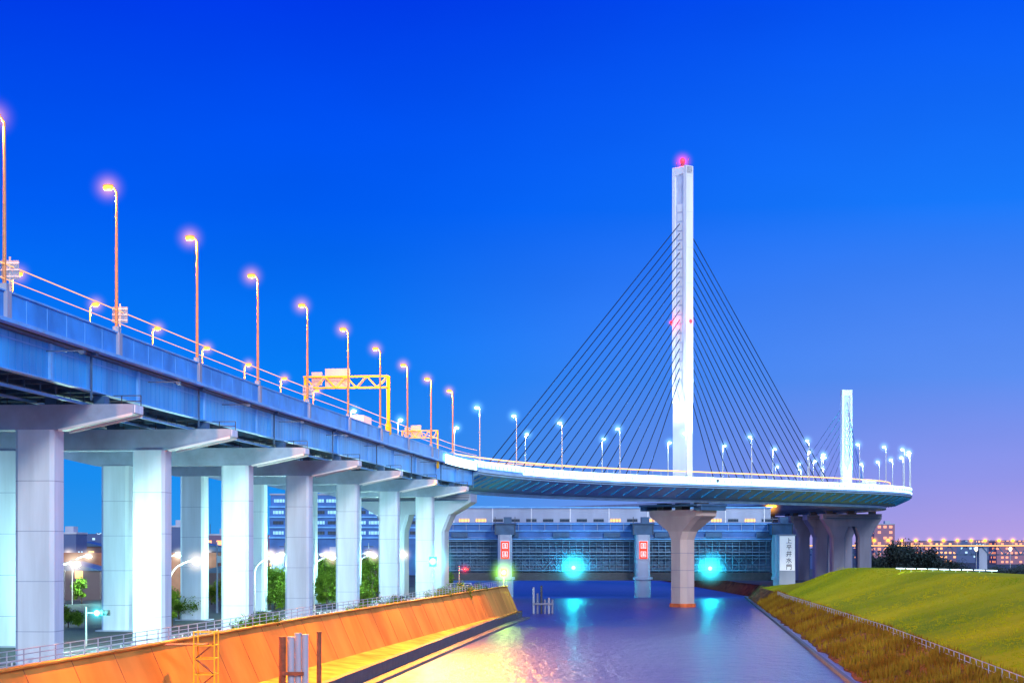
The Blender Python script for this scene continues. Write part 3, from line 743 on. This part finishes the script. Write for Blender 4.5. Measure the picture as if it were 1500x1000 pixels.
for x in(-2.1,39.5):
    sg_=thing('signal_board','lit red navigation signal board with white marks on a gate tower','signal board','signal boards on the gate',loc=(x,533.7,Z(805)))
    mb=MB(); mb.box((0,0,0),(2.4,.3,5.2),'redpanel'); mkobj('panel',mb,sg_)
    mb=MB(); mb.box((0,.2,0),(2.8,.2,5.6),'white'); mkobj('frame',mb,sg_)
    mb=MB()
    for zc in(1.25,-1.25):
        for zz_,w_ in((.75,1.6),(-.75,1.6),(.05,.9),(.4,.7),(-.35,1.1)): mb.box((0,-.18,zc+zz_),(w_,.08,.14),'whitepanel')
        for u in(-.72,.72): mb.box((u,-.18,zc),(.14,.08,1.36),'whitepanel')
        mb.box((.1,-.2,zc+.02),(.14,.06,1.2),'whitepanel')
    mkobj('white_marks',mb,sg_)
tw=thing('gate_name_tower','white square tower with vertical black characters beside the floodgate','tower',loc=(81.8,530,0))
mb=MB(); mb.loft([chamfer(0,0,4.8,5,.1,4),chamfer(0,0,4.8,5,.1,Z(784))],'lav'); mb.box((0,-2.45,(Z(784)+8)/2),(4.5,.2,Z(784)-8.4),'signwhite'); mb.box((0,0,Z(783.5)),(5.2,5.4,.35),'lav'); mkobj('tower_wall',mb,tw)
for i,ch in enumerate('上平井水門'):
    try:
        cu=bpy.data.curves.new('letter','FONT'); cu.body=ch; cu.size=1.8; cu.align_x='CENTER'; cu.align_y='CENTER'; cu.extrude=.03; cu.offset=.01
        to=bpy.data.objects.new('letter_tmp',cu); COL.objects.link(to); bpy.context.view_layer.update()
        me=bpy.data.meshes.new_from_object(to.evaluated_get(bpy.context.evaluated_depsgraph_get())); bpy.data.objects.remove(to)
        me.materials.clear(); me.materials.append(M['black'])
        q=mkobj('letter',me,tw,(0.5,-2.60,Z(784)-1.7-i*1.95)); q.rotation_euler=(math.pi/2,0,0)
    except Exception as e: print('font',e)
def beacon(name,label,loc,m,col,en,r=.75,post=0,hr=4,hk='hz_teal'):
    o=thing(name,label,'light','signal lights by the water',loc=loc)
    mb=MB(); mb.box((0,.5,0),(1.2,.4,1.6),'dark')
    if post: mb.cyl((0,.5,-post),(0,.5,-.8),.12,.12,'pole')
    mkobj('bracket',mb,o)
    mb=MB(); mb.ell((0,0,0),(r,r*.6,r),m,16,10); mkobj('lamp',mb,o)
    halo(o,(0,0,0),hr,hk)
    light(o,(0,-1.3,0),en,col,.7)
TE=(.01,.80,.95)
beacon('signal_light','teal navigation light glowing on the gate',(bx(840,541),540.6,hz(831,541)),'teal',TE,6000,.65,0,7.5)
beacon('signal_light','teal navigation light glowing on the gate',(bx(1040,541),540.6,hz(832,541)),'teal',TE,6000,.65,0,7.5)
beacon('signal_light','teal signal light glowing on a post near the highway',(bx(634,286),286,hz(822,286)),'teal',TE,2500,.55,6,5.0)
beacon('signal_light','yellow green light at the end of the flood wall',(bx(738,366),366,hz(838,366)),'green',(.5,1,.1),3500,.5,3,4.5,'hz_green')
bp_=thing('work_light','small orange work light hanging under the bridge deck','light',loc=(bx(1130,560),560,hz(741,560)))
mb=MB(); mb.ell((0,0,0),(1.8,.5,.4),'lorange'); mb.box((0,0,.6),(3.6,1,.3),'dark'); mkobj('lamp',mb,bp_); halo(bp_,(0,0,0),4.5,'hz_orange'); light(bp_,(0,-1.2,-.5),9000,(1,.3,.03),.6)
lb=thing('factory_building','long blue grey industrial building with rows of windows','building')
D2=610; Zb=lambda y: hz(y,D2)
mb=MB(); mb.box((bx(570,D2),D2+8,(3+Zb(743))/2),(bx(745,D2)-bx(395,D2),16,Zb(743)-3),'gateblue'); mb.box((bx(447,D2),D2+8,(Zb(743)+Zb(724))/2+.01),(24,14,Zb(724)-Zb(743)),'gateblue')
for y in(742,757,772,787): mb.box((bx(570,D2),D2-.2,Zb(y)),(bx(745,D2)-bx(395,D2)+.5,.6,.5),'ledge')
mb.box((bx(447,D2),D2+8,Zb(723.5)),(24.6,14.6,.5),'lav')
mkobj('wall',mb,lb)
w3=wmesh('wincy',3.6,1.1,False); w4=wmesh('winor',3.6,1.1,False); w5=wmesh('glass',3.6,1.1,False)
for r_,y in enumerate((750,765,780)):
    for k in range(17):
        x=bx(395,D2)+3+k*4.7
        rr=random.random(); me=(w3 if rr<.6 else w5) if k<8 else (w4 if rr<.3 else w5)
        mkobj('window',me,lb,(x,D2-.1,Zb(y)))
for k in range(5): mkobj('window',w3,lb,(bx(447,D2)-9+k*4.5,D2+.9,Zb(733)))

# ------------------------------------------------ left background blocks
def block(name,label,x,y,w,d,z0,z1,m,cat='building',roof=None,group=None):
    o=thing(name,label,cat,group,loc=(x,y,z0))
    hh=z1-z0; mb=MB(); mb.box((0,0,hh/2),(w,d,hh),m); mkobj('wall',mb,o)
    mb=MB()
    if roof=='gable':
        mb.loft([[(-w/2-.4,yy,hh+.01),(w/2+.4,yy,hh+.01),(0,yy,hh+w*.14)] for yy in(-d/2-.4,d/2+.4)],'steel2')
    elif roof=='low':
        mb.box((0,0,hh+.2),(w+.2,d+.2,.4),m)
    else:
        mb.box((0,0,hh+.25),(w+.4,d+.4,.5),'lav'); mb.box((w*.2,0,hh+1.3),(w*.25,d*.4,1.6),'lav'); mb.cyl((-w*.25,0,hh+.5),(-w*.25,0,hh+3.5),.1,.06,'dark',6)
    mkobj('roof',mb,o)
    return o
block('warehouse','brown corrugated warehouse behind the highway columns',bx(205,350),350,34,20,GZ,hz(812,350),'brown','warehouse','low')
for i,(px,dd,w,top,m,rf) in enumerate(((30,420,14,800,'house',None),(95,480,9,782,'cityc',None),(130,500,10,800,'house','gable'),(255,520,12,772,'cityc',None),(300,430,14,806,'cityc','gable'),(320,540,10,784,'cityw',None),(360,470,12,812,'house','gable'),(60,600,18,788,'cityw',None),(200,620,16,790,'cityw',None),(440,430,12,818,'cityc','gable'),(480,480,10,812,'house',None),(540,500,12,818,'house','gable'),(110,330,12,835,'house','gable'),(330,330,9,838,'house','gable'),(440,350,8,840,'house','gable'),(30,300,12,838,'house','low'))):
    block('house','low town building with a few lit windows behind the piers',bx(px,dd),dd,w,12,GZ,hz(top,dd),m,'house',rf,'town buildings behind the highway')
sl=thing('street_lamp','curved arm street lamp glowing warm white beside the road','street lamp','street lamps by the riverside road')
mb=MB(); mb.cyl((0,0,0),(0,0,6.3),.1,.08,'pole',8)
prev=Vector((0,0,6.3))
for k in range(1,7):
    a=k/6*math.pi/2; q=Vector((2.6*(1-math.cos(a)),0,6.3+2.0*math.sin(a))); mb.cyl(prev,q,.07,.06,'pole',8); prev=q
mkobj('pole',mb,sl)
mb=MB(); mb.ell((2.8,0,8.2),(.5,.36,.3),'warml'); mb.ell((2.7,0,8.42),(.55,.3,.14),'pole'); mkobj('lamp_head',mb,sl)
halo(sl,(2.8,0,8.2),2.4,'hz_warm')
light(sl,(2.9,-.3,7.4),11000,(.55,1,.85),.3)
for i,(px,dd) in enumerate(((110,165),(288,190),(404,236),(487,270),(548,318),(592,345),(20,240),(130,300),(262,330),(305,360),(415,390),(100,380),(396,420),(478,360),(540,410))):
    loc=(bx(px,dd)-2.8,dd,GZ)
    if i==0: sl.location=loc
    else: clone(sl,loc,0)
def tl(px,dd,zy,m,label):
    o=thing('traffic_light',label,'traffic light','traffic lights',loc=(bx(px,dd),dd,GZ)); zt_=hz(zy,dd)-GZ
    mb=MB(); mb.cyl((-1.6,0,0),(-1.6,0,zt_+.6),.1,.08,'pole',8); mb.beam((-1.6,0,zt_),(0,0,zt_),.08,.08,'pole'); mkobj('pole',mb,o)
    mb=MB(); mb.box((0,0,zt_),(1.5,.25,.55),'dark'); 
    for u in(-.45,0,.45): mb.cyl((u,-.12,zt_+.02),(u,-.4,zt_+.05),.2,.2,'dark',10)
    mkobj('housing',mb,o)
    mb=MB(); mb.ell((-.45,-.42,zt_),(.3,.14,.3),m); mkobj('lens',mb,o); halo(o,(-.45,-.42,zt_),2.0,'hz_teal' if m=='teal' else 'hz_red'); light(o,(-.4,-.9,zt_),700,(.1,1,.9) if m=='teal' else (1,.05,.03),.2)
tl(150,175,897,'teal','traffic light showing green beside the road'); tl(684,360,833,'red','traffic light showing red near the wall end')
for i,(px,dd) in enumerate(((165,230),(318,262),(417,330),(540,360))):
    o=thing('utility_pole','concrete utility pole with crossarms by the road','utility pole','utility poles',loc=(bx(px,dd),dd,GZ))
    mb=MB(); mb.cyl((0,0,0),(0,0,10.5),.16,.1,'pedestal',8); mkobj('pole',mb,o)
    mb=MB(); mb.box((0,0,9.8),(2,.12,.12),'dark'); mb.box((0,0,9.0),(1.6,.12,.12),'dark'); mb.cyl((.35,-.3,7.4),(.35,-.3,8.4),.28,.28,'lav'); mkobj('crossarm',mb,o)
def tree_mesh(seed,h,r,m,nl=4200,ls=.2,low=.25):
    rnd=random.Random(seed); tk=MB(); tk.cyl((0,0,-.3),(0,0,h*.5),.22,.12,'bark',8)
    cl=[]
    for i in range(14):
        a=rnd.uniform(0,6.28); rr=rnd.uniform(.15,.95)*r; z=h*rnd.uniform(low,.92)
        if z>h*.7: rr*=.6
        q=Vector((rr*math.cos(a),rr*math.sin(a),z)); cl.append((q,r*rnd.uniform(.18,.45)))
        tk.cyl((0,0,h*rnd.uniform(.2,.45)),q,.08,.02,'bark',5)
    cr=MB(); vs=[]; fs=[]
    for i in range(nl):
        c,cr_=rnd.choice(cl); dv=Vector((rnd.gauss(0,1),rnd.gauss(0,1),rnd.gauss(0,.8))).normalized()*cr_*rnd.uniform(.3,1.35)
        p=c+dv; u=Vector((rnd.uniform(-1,1),rnd.uniform(-1,1),rnd.uniform(-1,1))).normalized(); w=u.cross(Vector((rnd.random(),rnd.random(),rnd.random()))).normalized()
        s_=ls*rnd.uniform(.6,1.3); o_=len(vs); vs+=[p-u*s_,p+w*s_*.6,p+u*s_,p-w*s_*.6]; fs.append((o_,o_+1,o_+2,o_+3))
    cr.add(vs,fs,m); return tk.mesh('trunk'),cr.mesh('crown')
TM=[tree_mesh(1,7,3.4,'leaf'),tree_mesh(2,6,3.8,'leaf',low=.15),tree_mesh(3,9,8,'leafd',4200,.4,.15),tree_mesh(4,8,2.8,'leaf',low=.2)]
def tree(px,dd,k,sc,zg,label='leafy green tree beside the riverside road',grp='trees by the road'):
    o=thing('tree',label,'tree',grp,loc=(bx(px,dd),dd,zg),rz=random.uniform(0,6)); o.scale=(sc,sc,sc*random.uniform(.9,1.1))
    mkobj('trunk',TM[k][0],o); mkobj('crown',TM[k][1],o)
TR=[(252,215,3,.6),(262,235,1,.6),(403,275,0,.9),(412,300,1,.9),(478,325,3,1.0),(492,340,0,1.0),(545,350,3,1.0),(553,372,1,.9),(100,215,1,.45),(648,400,0,.8),(310,300,1,.7)]
rt=random.Random(11)
for k in range(40):
    TR.append((rt.uniform(0,560),rt.uniform(270,400),rt.choice((0,1,3)),rt.uniform(.45,.85)))
for px,dd,k,sc in TR: tree(px,dd,k,sc,GZ)
for px,dd,k,sc in((1325,600,2,1.2),(1345,590,2,1.1),(1300,640,2,.8),(1370,620,2,.8),(1285,620,2,.8),(1395,640,2,.65),(1445,470,2,.55),(1480,430,2,.65),(1500,440,2,.65),(1462,500,2,.55),(1420,520,2,.5)): tree(px,dd,k,sc,3.8,'dark leafy tree behind the grassy levee','dark trees behind the levee')
for dd,sc in((186,.42),(190,.5),(196,.4),(240,.4),(262,.45),(300,.5),(320,.6),(340,.5)):
    x=wpt(WT,dd)-2; o=thing('shrub','small bush behind the flood wall','shrub','bushes behind the wall',loc=(x,dd,GZ)); o.scale=(sc,)*3
    mkobj('crown',TM[1][1],o); mkobj('trunk',TM[1][0],o)

# ------------------------------------------------ riverside items
st=thing('stair_scaffold','yellowish steel stair scaffold against the flood wall','scaffold stair',loc=(bx(302,148),148,1.7))
mb=MB()
for x in(-.85,.85):
    for y in(-1,1): mb.beam((x,y,0),(x,y,6.6),.1,.1,'yellow')
for z in(0.4,1.7,3.0,4.3,5.4,6.5):
    for y in(-1,1): mb.beam((-.85,y,z),(.85,y,z),.07,.07,'yellow')
    for x in(-.85,.85): mb.beam((x,-1,z),(x,1,z),.07,.07,'yellow')
mkobj('frame',mb,st)
mb=MB()
for k in range(4):
    z=.4+k*1.3; a,b_=(-.8,.8) if k%2 else (.8,-.8); mb.beam((a,-.5,z),(b_,-.5,z+1.3),.6,.08,'rust')
mb.box((-1.6,0,5.45),(3.4,2,.1),'rust')
mkobj('stair_flight',mb,st)
mp_=thing('mooring_dolphin','cluster of white and rusty mooring piles beside the berm','mooring piles',loc=(bx(437,150),150,0))
for x,r,top,m in((-1.35,.3,7.6,'rust'),(-.62,.3,7.6,'lav'),(-.02,.28,7.9,'lav'),(.57,.28,7.8,'lav'),(1.75,.2,8.0,'rust')):
    mb=MB(); mb.cyl((x,0,-3),(x,0,top),r,r,m,14); mb.cyl((x,0,top),(x,0,top+.1),r*1.1,r*1.1,m,14); mkobj('pile',mb,mp_)
mb=MB(); mb.beam((-1.3,-.4,4.6),(.5,-.4,4.6),.2,.3,'rust'); mb.beam((-1.3,-.4,2.9),(1.8,-.4,2.9),.15,.25,'rust'); mkobj('brace',mb,mp_)
mq=thing('mooring_dolphin','timber and steel mooring piles standing in the river','mooring piles',loc=(bx(795,406),406,0))
for x,top,m in((-2.1,6.0,'lav'),(-1.2,4.6,'pedestal'),(-.3,6.4,'dark'),(.5,3.2,'pedestal'),(1.4,3.6,'lav'),(2.2,3.2,'pedestal')):
    mb=MB(); mb.cyl((x,0,-2),(x,0,top),.25,.25,m,10); mkobj('pile',mb,mq)
mb=MB(); mb.beam((-2.2,-.3,2.2),(2.4,-.3,2.2),.25,.4,'pedestal'); mkobj('brace',mb,mq)
fence('railing','white guard fence on the bank near the gate',[(bx(640,392),392,GZ),(bx(690,400),400,GZ),(-11,402,GZ)],2,1.6,'white',.09)

# ------------------------------------------------ far right: truss bridge and skyline
fbr=thing('truss_bridge','long low steel truss bridge lit by orange lamps','bridge')
D3=900; mb=MB(); zt_,zb_=hz(799,D3),hz(812,D3); xa,xb=bx(1180,D3),bx(1560,D3)
mb.box(((xa+xb)/2,D3,zt_),(xb-xa,10,.9),'steel2'); mb.box(((xa+xb)/2,D3,zb_),(xb-xa,1,.6),'steel2')
x=xa; k=0
while x<xb: mb.beam((x,D3-4,zb_ if k%2 else zt_),(x+4,D3-4,zt_ if k%2 else zb_),.5,.5,'steel2'); x+=4; k+=1
sw=D3-5.2; mb.box(((xa+xb)/2,sw,zt_+.1),(xb-xa,.2,.5),'ledwarm')
mkobj('truss_deck',mb,fbr)
x=xa+5
while x<xb:
    mb=MB(); mb.box((x,D3,2+zb_/2-.3),(4,8,zb_+3.3),'lav'); mkobj('support',mb,fbr); x+=42
ll=MB(); ll.cyl((0,0,0),(0,0,2.5),.18,.12,'pole',6); ll=ll.mesh('pole'); lh=MB(); lh.ell((0,0,2.7),(.8,.8,.7),'lorange',8,6); lh=lh.mesh('lamp_head')
x=xa+6
while x<xb:
    o=thing('bridge_lamp','small orange lamp on the distant truss bridge','street lamp','orange lamps on the distant bridge',loc=(x,D3-4,zt_)); mkobj('pole',ll,o); mkobj('lamp_head',lh,o); halo(o,(0,0,2.7),3.5,'hz_orange')
    x+=7
ll2=MB(); ll2.cyl((0,0,0),(0,0,5),.18,.12,'pole',6); ll2=ll2.mesh('pole'); lh2=MB(); lh2.ell((0,0,5.2),(.7,.7,.4),'warml',8,6); lh2=lh2.mesh('lamp_head')
for px in(1430,1480):
    o=thing('street_lamp','white lamp on a post behind the levee','street lamp','white lamps behind the levee',loc=(bx(px,640),640,4)); o.scale=(.8,.8,2.0); mkobj('pole',ll2,o); mkobj('lamp_head',lh2,o)
ls=thing('walkway_light','row of low white path lights on the levee crest','path light')
mb=MB(); 
for k in range(9): mb.box((bx(1322,384)+k*1.35,386-k*4.2,10.55),(1.2,3.6,.14),'led'); mb.beam((bx(1322,384)+k*1.35,386-k*4.2,9.9),(bx(1322,384)+k*1.35,386-k*4.2,10.5),.1,.1,'pole')
mkobj('light_bar',mb,ls)
rs=random.Random(5)
block('apartment_block','pinkish apartment block with lit windows on the skyline',bx(1293,1000),1000,11.5,10,3,hz(768,1000),'citypink','apartment building')
for i in range(36):
    dd=rs.uniform(1200,2600); px=rs.uniform(1245,1560); top=rs.uniform(791,799)
    block('city_building','distant city building with small lit windows',bx(px,dd),dd,rs.uniform(14,50),20,3,hz(top,dd),rs.choice(['cityw','cityw','cityc','citypink']),'building','low','distant city buildings')
for i in range(26):
    dd=rs.uniform(900,1900); px=rs.uniform(-40,760); top=rs.uniform(780,796)
    block('city_building','distant city building with small lit windows',bx(px,dd),dd,rs.uniform(14,40),20,3,hz(top,dd),rs.choice(['cityw','cityc','cityc']),'building','low','distant city buildings')

# ------------------------------------------------ world
w=bpy.data.worlds.new('World'); scene.world=w; w.use_nodes=True; nt=w.node_tree; N=nt.nodes; L=nt.links; N.clear()
out=N.new('ShaderNodeOutputWorld'); bg=N.new('ShaderNodeBackground'); L.new(bg.outputs[0],out.inputs[0])
tc=N.new('ShaderNodeTexCoord'); nm=N.new('ShaderNodeVectorMath'); nm.operation='NORMALIZE'; L.new(tc.outputs['Generated'],nm.inputs[0])
sx=N.new('ShaderNodeSeparateXYZ'); L.new(nm.outputs[0],sx.inputs[0])
def ramp(stops,src,a,b_):
    mr=N.new('ShaderNodeMapRange'); mr.inputs[1].default_value=a; mr.inputs[2].default_value=b_; L.new(src,mr.inputs[0])
    r=N.new('ShaderNodeValToRGB')
    e=r.color_ramp.elements; e[0].position=stops[0][0]; e[0].color=(*lin(stops[0][1]),1); e[1].position=stops[-1][0]; e[1].color=(*lin(stops[-1][1]),1)
    for p,c in stops[1:-1]: x=e.new(p); x.color=(*lin(c),1)
    L.new(mr.outputs[0],r.inputs[0]); return r.outputs[0]
rl=ramp([(0,(50,150,232)),(.12,(26,142,240)),(.3,(8,126,244)),(.6,(0,92,242)),(1,(0,50,232))],sx.outputs[2],0,.31)
rr=ramp([(0,(185,160,228)),(.12,(146,150,234)),(.3,(92,142,240)),(.6,(24,120,248)),(1,(0,80,248))],sx.outputs[2],0,.31)
mr=N.new('ShaderNodeMapRange'); mr.interpolation_type='SMOOTHSTEP'; mr.inputs[1].default_value=-.12; mr.inputs[2].default_value=.30; L.new(sx.outputs[0],mr.inputs[0])
mx=N.new('ShaderNodeMix'); mx.data_type='RGBA'; L.new(mr.outputs[0],mx.inputs[0]); L.new(rl,mx.inputs[6]); L.new(rr,mx.inputs[7])
nz=N.new('ShaderNodeTexNoise'); nz.inputs['Scale'].default_value=4; nz.inputs['Detail'].default_value=5; mpp=N.new('ShaderNodeMapping'); mpp.inputs['Scale'].default_value=(1,1,3); L.new(nm.outputs[0],mpp.inputs[0]); L.new(mpp.outputs[0],nz.inputs['Vector'])
mrn=N.new('ShaderNodeMapRange'); mrn.inputs[3].default_value=.88; mrn.inputs[4].default_value=1.14; L.new(nz.outputs['Fac'],mrn.inputs[0])
vm=N.new('ShaderNodeVectorMath'); vm.operation='SCALE'; L.new(mx.outputs[2],vm.inputs[0]); L.new(mrn.outputs[0],vm.inputs['Scale'])
mg=N.new('ShaderNodeMapRange'); mg.interpolation_type='SMOOTHSTEP'; mg.inputs[1].default_value=.35; mg.inputs[2].default_value=-.7; mg.inputs[3].default_value=0; mg.inputs[4].default_value=1; L.new(sx.outputs[1],mg.inputs[0])
mix2=N.new('ShaderNodeMix'); mix2.data_type='RGBA'; L.new(mg.outputs[0],mix2.inputs[0]); L.new(vm.outputs[0],mix2.inputs[6]); mix2.inputs[7].default_value=(.54,.86,1.45,1)
L.new(mix2.outputs[2],bg.inputs[0]); bg.inputs[1].default_value=1.0
sun=bpy.data.lights.new('sun','SUN'); sun.energy=2.1; sun.angle=math.radians(12); sun.color=(.97,.94,.88)
so=bpy.data.objects.new('sun',sun); COL.objects.link(so)
so.rotation_euler=Vector((-.42,1,-.5)).to_track_quat('-Z','Y').to_euler()
# ------------------------------------------------ camera
cam=bpy.data.cameras.new('camera'); cam.lens=36*F/1500; cam.sensor_width=36; cam.shift_y=.2; cam.clip_end=20000; cam.clip_start=.5
co=bpy.data.objects.new('camera',cam); co.location=(0,0,H); co.rotation_euler=(math.pi/2,0,0); COL.objects.link(co); scene.camera=co
scene.view_settings.view_transform='Standard'; scene.view_settings.look='None'; scene.view_settings.exposure=0
